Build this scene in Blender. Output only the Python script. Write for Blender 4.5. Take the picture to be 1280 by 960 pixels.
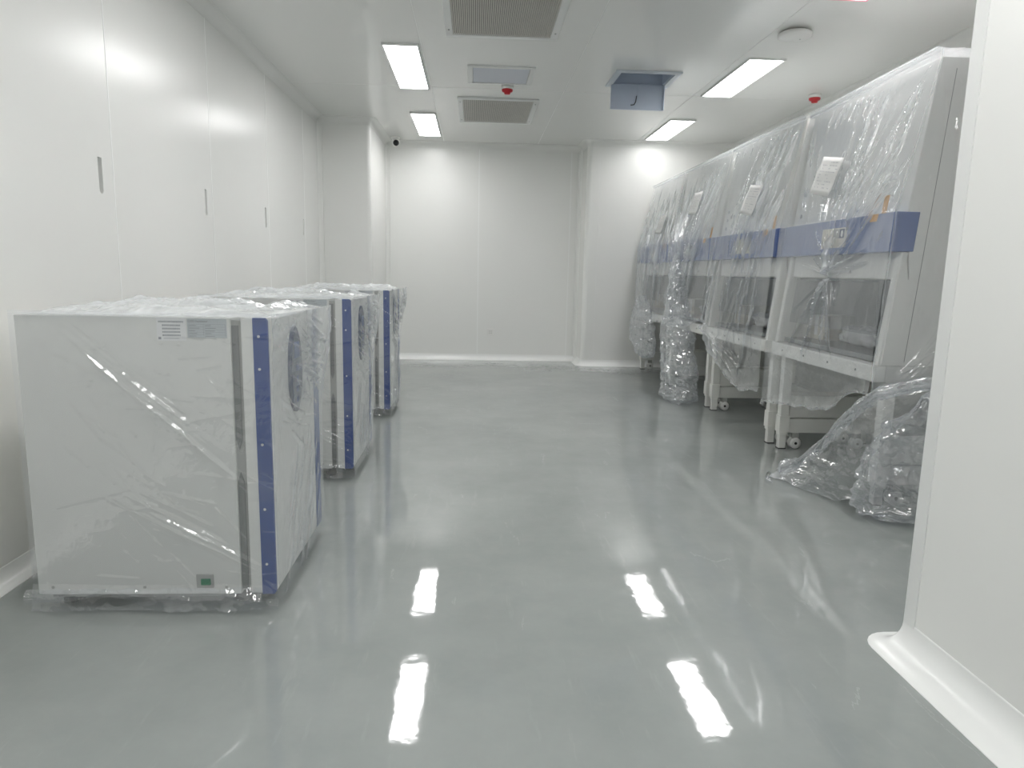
import bpy, bmesh, math, random
import numpy as np
from mathutils import Matrix, Vector

for o in list(bpy.data.objects):
    bpy.data.objects.remove(o, do_unlink=True)
SC = bpy.context.scene
COL = SC.collection
rng = random.Random(7)

# ------------------------------------------------------------------ camera
H = 2.85            # ceiling height
CAM_H = 1.2
pitch, yaw, roll = math.radians(9.157), math.radians(3.196), math.radians(-1.1955)
fwd = Vector((math.sin(yaw)*math.cos(pitch), math.cos(yaw)*math.cos(pitch), -math.sin(pitch)))
right = Vector((math.cos(yaw), -math.sin(yaw), 0))
down = fwd.cross(right)
r2 = math.cos(roll)*right + math.sin(roll)*down
d2 = -math.sin(roll)*right + math.cos(roll)*down
cam_data = bpy.data.cameras.new('camera')
cam_data.sensor_width = 36.0
cam_data.lens = 869.1/1280*36.0
cam_data.clip_start = 0.02
cam = bpy.data.objects.new('camera', cam_data)
M = Matrix((r2, -d2, -fwd)).transposed().to_4x4()
M.translation = Vector((0, 0, CAM_H))
cam.matrix_world = M
COL.objects.link(cam)
SC.camera = cam

# ------------------------------------------------------------------ world, exposure
world = bpy.data.worlds.new('world'); SC.world = world
world.use_nodes = True
bg = world.node_tree.nodes['Background']
bg.inputs[0].default_value = (0.8, 0.85, 0.9, 1); bg.inputs[1].default_value = 0.02
LIGHT_STRENGTH = 16.0
SC.view_settings.view_transform = 'Standard'
SC.view_settings.look = 'None'
SC.view_settings.gamma = 1.0
SC.view_settings.use_curve_mapping = False
SC.view_settings.exposure = 0.25
SC.cycles.max_bounces = 14
SC.cycles.diffuse_bounces = 6
SC.cycles.glossy_bounces = 5
SC.cycles.transparent_max_bounces = 40
SC.cycles.sample_clamp_indirect = 6.0
SC.cycles.caustics_reflective = False
SC.cycles.caustics_refractive = False

# ------------------------------------------------------------------ materials
def new_mat(name):
    m = bpy.data.materials.new(name); m.use_nodes = True
    return m, m.node_tree.nodes, m.node_tree.links, m.node_tree.nodes['Principled BSDF']

def plain(name, col, rough=0.5, metal=0.0, spec=0.5, var=0.0, vscale=6.0, bump=0.0, bscale=200.0):
    m, n, l, b = new_mat(name)
    b.inputs['Base Color'].default_value = (*col, 1)
    b.inputs['Roughness'].default_value = rough
    b.inputs['Metallic'].default_value = metal
    b.inputs['Specular IOR Level'].default_value = spec
    tc = n.new('ShaderNodeTexCoord')
    if var > 0:
        t = n.new('ShaderNodeTexNoise'); t.inputs['Scale'].default_value = vscale; t.inputs['Detail'].default_value = 4
        l.new(tc.outputs['Object'], t.inputs['Vector'])
        mx = n.new('ShaderNodeMix'); mx.data_type = 'RGBA'
        mx.inputs[6].default_value = (*[c*(1-var) for c in col], 1)
        mx.inputs[7].default_value = (*[min(1, c*(1+var)) for c in col], 1)
        l.new(t.outputs['Fac'], mx.inputs[0]); l.new(mx.outputs[2], b.inputs['Base Color'])
    if bump > 0:
        t2 = n.new('ShaderNodeTexNoise'); t2.inputs['Scale'].default_value = bscale; t2.inputs['Detail'].default_value = 2
        l.new(tc.outputs['Object'], t2.inputs['Vector'])
        bp = n.new('ShaderNodeBump'); bp.inputs['Strength'].default_value = bump; bp.inputs['Distance'].default_value = 0.002
        l.new(t2.outputs['Fac'], bp.inputs['Height']); l.new(bp.outputs['Normal'], b.inputs['Normal'])
    return m

def emit(name, col, s):
    m, n, l, b = new_mat(name)
    b.inputs['Base Color'].default_value = (0.9, 0.9, 0.9, 1)
    b.inputs['Emission Color'].default_value = (*col, 1)
    b.inputs['Emission Strength'].default_value = s
    return m

def floor_material():
    m, n, l, b = new_mat('epoxy_floor')
    tc = n.new('ShaderNodeTexCoord')
    a = n.new('ShaderNodeTexNoise'); a.inputs['Scale'].default_value = 1.1; a.inputs['Detail'].default_value = 6; a.inputs['Roughness'].default_value = 0.68
    l.new(tc.outputs['Object'], a.inputs['Vector'])
    ramp = n.new('ShaderNodeValToRGB')
    ramp.color_ramp.elements[0].position = 0.3; ramp.color_ramp.elements[0].color = (0.272, 0.295, 0.290, 1)
    ramp.color_ramp.elements[1].position = 0.75; ramp.color_ramp.elements[1].color = (0.355, 0.377, 0.366, 1)
    l.new(a.outputs['Fac'], ramp.inputs['Fac'])
    # long trowel streaks and fine scuffs
    mp = n.new('ShaderNodeMapping'); mp.inputs['Scale'].default_value = (9, 1.2, 1); mp.inputs['Rotation'].default_value = (0, 0, 0.5)
    l.new(tc.outputs['Object'], mp.inputs['Vector'])
    s = n.new('ShaderNodeTexNoise'); s.inputs['Scale'].default_value = 2.2; s.inputs['Detail'].default_value = 8; s.inputs['Roughness'].default_value = 0.7
    l.new(mp.outputs['Vector'], s.inputs['Vector'])
    r2_ = n.new('ShaderNodeValToRGB')
    r2_.color_ramp.elements[0].position = 0.58; r2_.color_ramp.elements[0].color = (0, 0, 0, 1)
    r2_.color_ramp.elements[1].position = 0.82; r2_.color_ramp.elements[1].color = (1, 1, 1, 1)
    l.new(s.outputs['Fac'], r2_.inputs['Fac'])
    mx = n.new('ShaderNodeMix'); mx.data_type = 'RGBA'
    mm = n.new('ShaderNodeMath'); mm.operation = 'MULTIPLY'; mm.inputs[1].default_value = 0.5
    l.new(r2_.outputs['Color'], mm.inputs[0]); l.new(mm.outputs[0], mx.inputs[0])
    l.new(ramp.outputs['Color'], mx.inputs[6]); mx.inputs[7].default_value = (0.42, 0.44, 0.43, 1)
    # fine pale scratches: thin cell borders of a strongly stretched cell pattern, broken up by noise
    mp3 = n.new('ShaderNodeMapping'); mp3.inputs['Scale'].default_value = (1.7, 0.45, 1); mp3.inputs['Rotation'].default_value = (0, 0, -0.35)
    dist = n.new('ShaderNodeMix'); dist.data_type = 'VECTOR'; dist.inputs[0].default_value = 0.12
    l.new(tc.outputs['Object'], dist.inputs[4]); l.new(s.outputs['Color'], dist.inputs[5])
    l.new(dist.outputs[1], mp3.inputs['Vector'])
    vo = n.new('ShaderNodeTexVoronoi'); vo.feature = 'DISTANCE_TO_EDGE'; vo.inputs['Scale'].default_value = 2.2
    l.new(mp3.outputs['Vector'], vo.inputs['Vector'])
    lt = n.new('ShaderNodeMath'); lt.operation = 'LESS_THAN'; lt.inputs[1].default_value = 0.004
    l.new(vo.outputs['Distance'], lt.inputs[0])
    brk = n.new('ShaderNodeTexNoise'); brk.inputs['Scale'].default_value = 2.6; brk.inputs['Detail'].default_value = 3
    l.new(tc.outputs['Object'], brk.inputs['Vector'])
    gt = n.new('ShaderNodeMath'); gt.operation = 'GREATER_THAN'; gt.inputs[1].default_value = 0.60
    l.new(brk.outputs['Fac'], gt.inputs[0])
    sc_ = n.new('ShaderNodeMath'); sc_.operation = 'MULTIPLY'; l.new(lt.outputs[0], sc_.inputs[0]); l.new(gt.outputs[0], sc_.inputs[1])
    sc2 = n.new('ShaderNodeMath'); sc2.operation = 'MULTIPLY'; sc2.inputs[1].default_value = 0.30; l.new(sc_.outputs[0], sc2.inputs[0])
    mx2 = n.new('ShaderNodeMix'); mx2.data_type = 'RGBA'; mx2.inputs[7].default_value = (0.50, 0.52, 0.51, 1)
    l.new(sc2.outputs[0], mx2.inputs[0]); l.new(mx.outputs[2], mx2.inputs[6])
    l.new(mx2.outputs[2], b.inputs['Base Color'])
    rr = n.new('ShaderNodeMapRange'); rr.inputs['To Min'].default_value = 0.025; rr.inputs['To Max'].default_value = 0.06
    l.new(s.outputs['Fac'], rr.inputs['Value']); l.new(rr.outputs[0], b.inputs['Roughness'])
    b.inputs['Specular IOR Level'].default_value = 0.75
    w = n.new('ShaderNodeTexNoise'); w.inputs['Scale'].default_value = 7; w.inputs['Detail'].default_value = 3
    l.new(tc.outputs['Object'], w.inputs['Vector'])
    bp = n.new('ShaderNodeBump'); bp.inputs['Strength'].default_value = 0.10; bp.inputs['Distance'].default_value = 0.006
    l.new(w.outputs['Fac'], bp.inputs['Height'])
    w2 = n.new('ShaderNodeTexNoise'); w2.inputs['Scale'].default_value = 90; w2.inputs['Detail'].default_value = 2
    l.new(tc.outputs['Object'], w2.inputs['Vector'])
    bp2 = n.new('ShaderNodeBump'); bp2.inputs['Strength'].default_value = 0.03; bp2.inputs['Distance'].default_value = 0.001
    l.new(w2.outputs['Fac'], bp2.inputs['Height']); l.new(bp.outputs['Normal'], bp2.inputs['Normal'])
    l.new(bp2.outputs['Normal'], b.inputs['Normal'])
    return m

def film_material(name, gloss=1.0, tint=(0.97, 0.98, 1.0)):
    """thin clear polyethylene: clear + Fresnel gloss + milky haze, stronger at creases, hems and edges (vertex attribute haze)"""
    m = bpy.data.materials.new(name); m.use_nodes = True
    n = m.node_tree.nodes; l = m.node_tree.links; n.clear()
    out = n.new('ShaderNodeOutputMaterial')
    tc = n.new('ShaderNodeTexCoord')
    nz = n.new('ShaderNodeTexNoise'); nz.inputs['Scale'].default_value = 30; nz.inputs['Detail'].default_value = 5; nz.inputs['Distortion'].default_value = 0.8
    l.new(tc.outputs['Object'], nz.inputs['Vector'])
    bp = n.new('ShaderNodeBump'); bp.inputs['Strength'].default_value = 0.22; bp.inputs['Distance'].default_value = 0.006
    l.new(nz.outputs['Fac'], bp.inputs['Height'])
    lw = n.new('ShaderNodeLayerWeight'); lw.inputs['Blend'].default_value = 0.5
    l.new(bp.outputs['Normal'], lw.inputs['Normal'])
    pw = n.new('ShaderNodeMath'); pw.operation = 'POWER'; pw.inputs[1].default_value = 4.0
    l.new(lw.outputs['Facing'], pw.inputs[0])
    fr = n.new('ShaderNodeMath'); fr.operation = 'MULTIPLY_ADD'; fr.inputs[1].default_value = 0.75; fr.inputs[2].default_value = 0.13*gloss
    l.new(pw.outputs[0], fr.inputs[0])
    tr = n.new('ShaderNodeBsdfTransparent'); tr.inputs['Color'].default_value = (*tint, 1)
    gl = n.new('ShaderNodeBsdfGlossy'); gl.inputs['Roughness'].default_value = 0.035; gl.inputs['Color'].default_value = (1, 1, 1, 1)
    l.new(bp.outputs['Normal'], gl.inputs['Normal'])
    df = n.new('ShaderNodeBsdfDiffuse'); df.inputs['Color'].default_value = (0.86, 0.89, 0.91, 1)
    tl = n.new('ShaderNodeBsdfTranslucent'); tl.inputs['Color'].default_value = (0.86, 0.89, 0.91, 1)
    l.new(bp.outputs['Normal'], df.inputs['Normal'])
    hz = n.new('ShaderNodeMixShader'); hz.inputs[0].default_value = 0.4
    l.new(df.outputs[0], hz.inputs[1]); l.new(tl.outputs[0], hz.inputs[2])
    at = n.new('ShaderNodeAttribute'); at.attribute_name = 'haze'
    m1 = n.new('ShaderNodeMixShader')
    l.new(at.outputs['Fac'], m1.inputs[0]); l.new(tr.outputs[0], m1.inputs[1]); l.new(hz.outputs[0], m1.inputs[2])
    m2 = n.new('ShaderNodeMixShader')
    l.new(fr.outputs[0], m2.inputs[0]); l.new(m1.outputs[0], m2.inputs[1]); l.new(gl.outputs[0], m2.inputs[2])
    l.new(m2.outputs[0], out.inputs['Surface'])
    return m

def glass_material():
    m, n, l, b = new_mat('sash_glass')
    b.inputs['Base Color'].default_value = (0.30, 0.33, 0.35, 1)
    b.inputs['Roughness'].default_value = 0.03
    b.inputs['Alpha'].default_value = 0.2
    return m

MAT = dict(
    wall=plain('wall_panel_white', (0.835, 0.84, 0.82), 0.24, spec=0.32, var=0.012, vscale=2.0, bump=0.35, bscale=1.6),
    joint=plain('joint_sealant', (0.88, 0.89, 0.88), 0.4),
    ceil=plain('ceiling_panel_white', (0.82, 0.825, 0.805), 0.15, var=0.012, vscale=2.0),
    cove=plain('white_pvc_cove', (0.88, 0.89, 0.88), 0.22),
    floor=floor_material(),
    frame=plain('white_frame', (0.78, 0.79, 0.78), 0.35),
    lamp_far=emit('lamp_diffuser_dim', (1.0, 0.99, 0.985), LIGHT_STRENGTH*0.82),
    lamp_end=emit('lamp_diffuser_dimmest', (1.0, 0.99, 0.985), LIGHT_STRENGTH*0.55),
    lamp=emit('lamp_diffuser', (1.0, 0.99, 0.985), LIGHT_STRENGTH),
    grille=plain('grille_grey', (0.60, 0.58, 0.54), 0.45, var=0.08, vscale=9),
    grille_dark=plain('grille_plenum', (0.16, 0.16, 0.15), 0.8),
    hatch=plain('hatch_blue_film', (0.50, 0.56, 0.66), 0.35, var=0.05, vscale=5),
    red=plain('red_plastic', (0.55, 0.02, 0.03), 0.35),
    pink=plain('lamp_fringe_pink', (0.85, 0.30, 0.38), 0.3),  # pink frame colour stands in for colour fringing around the overexposed lamp
    white=plain('white_plastic', (0.80, 0.80, 0.78), 0.4),
    black=plain('black_rubber', (0.012, 0.012, 0.013), 0.5),
    lens=plain('black_lens', (0.01, 0.01, 0.012), 0.08),
    slot=plain('slot_dark', (0.09, 0.10, 0.10), 0.5),
    cab=plain('powder_coat_grey', (0.76, 0.76, 0.725), 0.42, var=0.02, vscale=4, bump=0.05, bscale=500),
    cab2=plain('powder_coat_cream', (0.82, 0.82, 0.78), 0.42, var=0.02, vscale=4),
    gap=plain('dark_grey_gasket', (0.20, 0.205, 0.20), 0.5),
    gap2=plain('mid_grey_channel', (0.42, 0.42, 0.40), 0.45),
    blue=plain('blue_trim', (0.028, 0.072, 0.27), 0.38),
    blue2=plain('blue_panel', (0.085, 0.145, 0.36), 0.4),
    navy=plain('navy_display', (0.012, 0.03, 0.11), 0.25),
    paper=plain('paper', (0.82, 0.82, 0.81), 0.8, var=0.02, vscale=30),
    plate=plain('rating_plate', (0.52, 0.56, 0.57), 0.35),
    ink=plain('print_ink', (0.10, 0.10, 0.11), 0.7),
    ink2=plain('print_ink_pale', (0.30, 0.32, 0.34), 0.7),
    green=plain('green_rocker', (0.01, 0.20, 0.09), 0.3),
    steel=plain('stainless_steel', (0.27, 0.285, 0.29), 0.35, metal=0.7),
    chrome=plain('bright_metal', (0.65, 0.66, 0.66), 0.2, metal=0.9),
    glass=glass_material(),
    orange=plain('orange_sticker', (0.75, 0.36, 0.05), 0.6),
    carton=plain('carton_beige', (0.66, 0.63, 0.55), 0.75, var=0.04, vscale=8),
    film=film_material('stretch_film'),
    bagfilm=film_material('loose_film', gloss=1.3),
)

# ------------------------------------------------------------------ helpers
def link(name, me, mat, parent=None):
    o = bpy.data.objects.new(name, me)
    if mat is not None:
        me.materials.append(MAT[mat] if isinstance(mat, str) else mat)
    COL.objects.link(o)
    if parent is not None:
        o.parent = parent
    return o

def bm_obj(name, bm, mat, parent=None, smooth=False):
    me = bpy.data.meshes.new(name)
    bmesh.ops.recalc_face_normals(bm, faces=bm.faces)
    if smooth:
        for f in bm.faces: f.smooth = True
    bm.to_mesh(me); bm.free()
    return link(name, me, mat, parent)

def add_box(bm, a, b, bevel=0.0, seg=2):
    vs = [bm.verts.new((x, y, z)) for z in (a[2], b[2]) for y in (a[1], b[1]) for x in (a[0], b[0])]
    fs = [(0, 2, 3, 1), (4, 5, 7, 6), (0, 1, 5, 4), (2, 6, 7, 3), (0, 4, 6, 2), (1, 3, 7, 5)]
    faces = [bm.faces.new([vs[i] for i in f]) for f in fs]
    if bevel > 0:
        es = list({e for f in faces for e in f.edges})
        bmesh.ops.bevel(bm, geom=es, offset=bevel, segments=seg, affect='EDGES', profile=0.6)

def box(name, a, b, mat, parent=None, bevel=0.0, seg=2):
    bm = bmesh.new(); add_box(bm, a, b, bevel, seg)
    return bm_obj(name, bm, mat, parent)

def add_prism(bm, pts, y0, y1, bevel=0.0):
    """pts in (x, z), extruded along y"""
    A = [bm.verts.new((p[0], y0, p[1])) for p in pts]
    B = [bm.verts.new((p[0], y1, p[1])) for p in pts]
    n = len(pts)
    fs = [bm.faces.new(A), bm.faces.new(B[::-1])]
    for i in range(n):
        fs.append(bm.faces.new((A[i], B[i], B[(i+1) % n], A[(i+1) % n])))
    if bevel > 0:
        es = list({e for f in fs for e in f.edges})
        bmesh.ops.bevel(bm, geom=es, offset=bevel, segments=2, affect='EDGES', profile=0.6)

def prism(name, pts, y0, y1, mat, parent=None, bevel=0.0):
    bm = bmesh.new(); add_prism(bm, pts, y0, y1, bevel)
    return bm_obj(name, bm, mat, parent)

def footprint(name, pts, z0, z1, mat, parent=None, smooth=False):
    bm = bmesh.new()
    A = [bm.verts.new((p[0], p[1], z0)) for p in pts]; B = [bm.verts.new((p[0], p[1], z1)) for p in pts]
    bm.faces.new(A[::-1]); bm.faces.new(B)
    n = len(pts)
    for i in range(n):
        bm.faces.new((A[i], A[(i+1) % n], B[(i+1) % n], B[i]))
    return bm_obj(name, bm, mat, parent)

def add_lathe(bm, prof, center=(0, 0, 0), axis='z', seg=20):
    """prof: list of (r, h) from one end to the other, along axis"""
    rings = []
    for r, hh in prof:
        ring = []
        for k in range(seg):
            a = 2*math.pi*k/seg
            c, s = r*math.cos(a), r*math.sin(a)
            p = {'z': (c, s, hh), 'y': (c, hh, s), 'x': (hh, c, s)}[axis]
            ring.append(bm.verts.new((p[0]+center[0], p[1]+center[1], p[2]+center[2])))
        rings.append(ring)
    for a, b in zip(rings[:-1], rings[1:]):
        for k in range(seg):
            bm.faces.new((a[k], a[(k+1) % seg], b[(k+1) % seg], b[k]))
    bm.faces.new(rings[0]); bm.faces.new(rings[-1])

def lathe(name, prof, mat, parent=None, center=(0, 0, 0), axis='z', seg=20, smooth=True):
    bm = bmesh.new(); add_lathe(bm, prof, center, axis, seg)
    o = bm_obj(name, bm, mat, parent)
    if smooth:
        for p in o.data.polygons: p.use_smooth = len(p.vertices) == 4
    return o

def tube(name, pts, r, mat, parent=None, seg=8):
    bm = bmesh.new(); rings = []
    P = [Vector(p) for p in pts]
    for i, p in enumerate(P):
        t = (P[min(i+1, len(P)-1)]-P[max(i-1, 0)]).normalized()
        u = t.cross(Vector((0.3, 0.2, 0.93))).normalized(); v = t.cross(u)
        rr = r[i] if isinstance(r, (list, tuple)) else r
        rings.append([bm.verts.new(p+rr*(math.cos(2*math.pi*k/seg)*u+math.sin(2*math.pi*k/seg)*v)) for k in range(seg)])
    for a, b in zip(rings[:-1], rings[1:]):
        for k in range(seg): bm.faces.new((a[k], a[(k+1) % seg], b[(k+1) % seg], b[k]))
    bm.faces.new(rings[0]); bm.faces.new(rings[-1])
    return bm_obj(name, bm, mat, parent, True)

def slab_with_hole(name, outer, holes, to3, t, mat, parent=None):
    """flat slab: outer loop and hole loops in 2D (u,v); to3(u,v,w) -> xyz ; w from 0 (face) to t (back)"""
    bm = bmesh.new()
    loops = []
    edges = []
    for lp in [outer]+holes:
        vs = [bm.verts.new(to3(u, v, 0)) for u, v in lp]
        loops.append(vs)
        for i in range(len(vs)): edges.append(bm.edges.new((vs[i], vs[(i+1) % len(vs)])))
    bmesh.ops.triangle_fill(bm, use_beauty=True, edges=edges)
    for lp, vs in zip([outer]+holes, loops):
        back = [bm.verts.new(to3(u, v, t)) for u, v in lp]
        for i in range(len(vs)):
            j = (i+1) % len(vs); bm.faces.new((vs[i], vs[j], back[j], back[i]))
    return bm_obj(name, bm, mat, parent)

def thing(name, label, cat, loc=(0, 0, 0), rz=0.0, group=None):
    o = bpy.data.objects.new(name, None); COL.objects.link(o)
    o.empty_display_size = 0.1
    o.location = loc; o.rotation_euler = (0, 0, rz)
    return tag(o, label, cat, group)

def tag(o, label, cat, group=None):
    o['label'] = label; o['category'] = cat
    if group: o['group'] = group
    return o

def struct(o, label=None):
    o['kind'] = 'structure'
    if label: o['label'] = label
    return o

# ---- noise for crumpled film
def _hash(i, j, k, seed):
    x = (i*374761393 + j*668265263 + k*2147483647 + seed*974711) & 0xFFFFFFFF
    x = ((x ^ (x >> 13))*1274126177) & 0xFFFFFFFF
    x = (x ^ (x >> 16)) & 0xFFFFFFFF
    return x.astype(np.float64)/4294967295.0

def vnoise(P, scale, seed=0):
    Q = np.asarray(P)*scale
    I = np.floor(Q).astype(np.int64); F = Q-I; F = F*F*(3-2*F)
    r = 0
    for dx in (0, 1):
        for dy in (0, 1):
            for dz in (0, 1):
                w = (F[:, 0] if dx else 1-F[:, 0])*(F[:, 1] if dy else 1-F[:, 1])*(F[:, 2] if dz else 1-F[:, 2])
                r = r+w*_hash(I[:, 0]+dx, I[:, 1]+dy, I[:, 2]+dz, seed)
    return r

def ridged(P, scale, seed=0, octaves=3):
    s, a, r = scale, 1.0, 0
    for k in range(octaves):
        r = r+a*(1-np.abs(2*vnoise(P, s, seed+k*17)-1)); s *= 2.1; a *= 0.5
    return r-1.0

def ridges(x, y, lines, seed=0):
    """sum of tension creases; x,y arrays in metres; lines (x0,y0,x1,y1,width,height)"""
    d = np.zeros_like(x)
    P = np.stack([x, y, np.full_like(x, seed*1.7)], 1)
    wob = (vnoise(P, 4.0, seed)-0.5)*0.012
    for (x0, y0, x1, y1, w, a) in lines:
        L = math.hypot(x1-x0, y1-y0)
        if L < 1e-6: continue
        tx, ty = (x1-x0)/L, (y1-y0)/L
        t = ((x-x0)*tx+(y-y0)*ty)/L
        p = -(x-x0)*ty+(y-y0)*tx + wob
        tap = np.clip(np.minimum(t, 1-t)*6, 0, 1)
        d += a*tap*np.exp(-np.abs(p)/w)
    return d

def film_sheet(name, parent, nu, nv, func, mat='film', keep=None, smooth=True):
    """func(U,V) -> (N,3) points, haze (N,)"""
    u = np.linspace(0, 1, nu); v = np.linspace(0, 1, nv)
    U, V = np.meshgrid(u, v)
    U, V = U.ravel(), V.ravel()
    P, hz = func(U, V)
    idx = np.arange(nu*nv).reshape(nv, nu)
    q = np.stack([idx[:-1, :-1], idx[:-1, 1:], idx[1:, 1:], idx[1:, :-1]], -1).reshape(-1, 4)
    if keep is not None:
        k = keep(U, V); q = q[k[q].all(1)]
        used = np.unique(q); remap = np.zeros(nu*nv, int); remap[used] = np.arange(len(used))
        P, hz, q = P[used], hz[used], remap[q]
    me = bpy.data.meshes.new(name)
    nf = len(q)
    me.vertices.add(len(P)); me.vertices.foreach_set('co', P.astype(np.float32).ravel())
    me.loops.add(nf*4); me.loops.foreach_set('vertex_index', q.astype(np.int32).ravel())
    me.polygons.add(nf); me.polygons.foreach_set('loop_start', np.arange(0, nf*4, 4, dtype=np.int32))
    me.polygons.foreach_set('loop_total', np.full(nf, 4, np.int32))
    me.update(calc_edges=True)
    me.polygons.foreach_set('use_smooth', np.full(nf, smooth, bool))
    at = me.attributes.new('haze', 'FLOAT', 'POINT'); at.data.foreach_set('value', np.clip(hz, 0, 1).astype(np.float32))
    return link(name, me, mat, parent)

def film_tube(name, parent, stations, nu, nv, crumple=0.04, scale=7.0, haze=0.3, seed=0, mat='bagfilm', closed_top=False):
    """crumpled bag / rope: stations = [(cx,cy,cz,rx,ry)], interpolated along v, ring along u"""
    S = np.array(stations, float)
    tt = np.linspace(0, 1, len(S))
    def f(U, V):
        c = [np.interp(V, tt, S[:, k]) for k in range(5)]
        a = 2*np.pi*U
        P0 = np.stack([c[0]+c[3]*np.cos(a), c[1]+c[4]*np.sin(a), c[2]], 1)
        a2 = np.where(U > 0.9999, 0, a)
        Pn = np.stack([c[0]+c[3]*np.cos(a2), c[1]+c[4]*np.sin(a2), c[2]], 1)
        n = ridged(Pn, scale, seed, 4)
        n2 = vnoise(Pn, scale*0.45, seed+5)-0.5
        k = (crumple*(n-0.3)+crumple*1.6*n2)
        D = np.stack([np.cos(a2), np.sin(a2), (vnoise(Pn, scale, seed+9)-0.5)*1.5], 1)
        J = np.stack([vnoise(Pn, 31, seed+q) for q in (21, 22, 23)], 1)-0.5
        P = P0+D*k[:, None]+J*0.035*np.minimum(1, (c[3]+c[4])*6)[:, None]
        P[:, 2] = np.maximum(P[:, 2], 0.004)
        hz = haze*(0.40+0.9*np.clip(n, 0, 1.2))
        return P, hz
    return film_sheet(name, parent, nu, nv, f, mat, None, False)

# ================================================================== STRUCTURE
XL, XR, YB, YB2, YN = -1.76, 3.30, 9.50, 9.02, -2.30   # left wall, right wall, back wall, back wall right part, near wall
PX, PY = 1.42, 2.06                                     # near partition corner
COLX, COLY = -1.18, 8.15                                # pillar

floor = struct(box('floor', (XL-0.3, YN-0.2, -0.06), (XR+0.2, YB+0.2, 0.0), 'floor'), 'glossy grey epoxy floor reflecting the ceiling lamps')

# ceiling: backing plus panels; one access opening
HX0, HX1, HY0, HY1 = 1.185, 1.635, 6.01, 6.41
def rect(x0, y0, x1, y1): return [(x0, y0), (x1, y0), (x1, y1), (x0, y1)]
hole = rect(HX0, HY0, HX1, HY1)
ceiling = struct(slab_with_hole('ceiling', rect(XL-0.1, YN-0.1, XR+0.1, YB+0.1), [hole], lambda u, v, w: (u, v, H+0.002+w), 0.05, 'joint'),
                 'white clean room ceiling of large smooth panels')
cx = [XL-0.05, -0.42, 0.80, 2.0, XR+0.05]; cy = [YN-0.05, 3.7, 6.72, YB+0.05]
for i in range(4):
    for j in range(3):
        g = 0.0022
        r_ = rect(cx[i]+g, cy[j]+g, cx[i+1]-g, cy[j+1]-g)
        hs = [hole] if (cx[i] < HX0 < cx[i+1] and cy[j] < HY0 < cy[j+1]) else []
        slab_with_hole('ceiling_panel', r_, hs, lambda u, v, w: (u, v, H+w), 0.002, 'ceil', ceiling)

def slot_loop(y, z0, z1, w):
    r = w/2; pts = [(y-r, z1), (y-r, z0+r)]
    for k in range(1, 8):
        a = math.pi+math.pi*k/8; pts.append((y+r*math.cos(a), z0+r+r*math.sin(a)))
    pts += [(y+r, z0+r), (y+r, z1)]
    return pts

# left wall
wall_left = struct(box('wall_left', (XL-0.10, YN, 0), (XL-0.035, YB, H), 'joint'), 'glossy white panel wall along the left side')
ly = [YN, -0.28, 1.01, 2.30, 3.595, 4.89, 6.18, 7.46, COLY+0.02]
slots = [3.475, 4.775, 6.09, 7.395]
for a, b in zip(ly[:-1], ly[1:]):
    hs = [slot_loop(s, 1.525, 1.69, 0.036) for s in slots if a < s < b]
    slab_with_hole('wall_panel', rect(a+0.002, 0.0, b-0.002, H), hs, lambda u, v, w: (XL-w, u, v), 0.03, 'wall', wall_left)
for b in ly[1:-1]:
    box('joint_strip', (XL-0.03, b-0.004, 0), (XL+0.0012, b+0.004, H), 'joint', wall_left)
for s in slots:
    o = box('slot', (XL-0.034, s-0.022, 1.515), (XL-0.0305, s+0.022, 1.70), 'slot', wall_left)
    o['label'] = 'dark recessed slot cut into the wall panel'

# pillar in the far left corner
def arc(cx_, cy_, r, a0, a1, n=8):
    return [(cx_+r*math.cos(math.radians(a0+(a1-a0)*k/n)), cy_+r*math.sin(math.radians(a0+(a1-a0)*k/n))) for k in range(n+1)]
pr = 0.045
pts = [(XL-0.03, COLY)] + arc(COLX-pr, COLY+pr, pr, -90, 0) + [(COLX, YB+0.02), (XL-0.03, YB+0.02)]
struct(footprint('wall_pillar', pts, 0, H, 'wall'), 'boxed white pillar in the far left corner')

# back wall (two depths)
wall_back = struct(box('wall_back', (XL, YB+0.0025, 0), (1.60, YB+0.08, H), 'joint'), 'white panel wall at the far end')
bx = [COLX-0.01, 0.04, 1.26, 1.42]
for b in bx[1:-1]:
    box('joint_strip', (b-0.005, YB-0.0015, 0), (b+0.005, YB+0.0024, H), 'joint', wall_back)
for a, b in zip(bx[:-1], bx[1:]):
    box('wall_panel', (a+0.002, YB, 0), (b-0.002, YB+0.0025, H), 'wall', wall_back)
pts = [(1.40, YB+0.02), (1.40, YB2+0.06)] + arc(1.46, YB2+0.06, 0.06, 180, 270) + [(1.56, YB2), (1.56, YB+0.02)]
wbr = struct(footprint('wall_back_right', pts, 0, H, 'wall'), 'far wall section that stands forward behind the cabinets')
for a, b in ((1.564, 2.648), (2.652, XR+0.02)):
    box('wall_panel', (a, YB2, 0), (b, YB2+0.0025, H), 'wall', wbr)
box('wall_backing', (1.56, YB2+0.0025, 0), (XR+0.05, YB2+0.06, H), 'joint', wbr)
# right wall and near walls
wall_right = struct(box('wall_right', (XR+0.01, PY-0.1, 0), (XR+0.08, YB, H), 'joint'), 'white wall behind the row of wrapped cabinets')
ry = [PY-0.1, 3.3, 4.6, 5.9, 7.2, YB2+0.02]
for a, b in zip(ry[:-1], ry[1:]):
    box('wall_panel', (XR, a+0.002, 0), (XR+0.01, b-0.002, H), 'wall', wall_right)
struct(box('wall_partition', (PX, YN, 0), (XR+0.02, PY, H), 'wall'), 'smooth white wall close by on the right edge')
struct(box('wall_near', (XL, YN-0.05, 0), (PX, YN, H), 'wall'), 'white wall behind the viewer')

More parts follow.
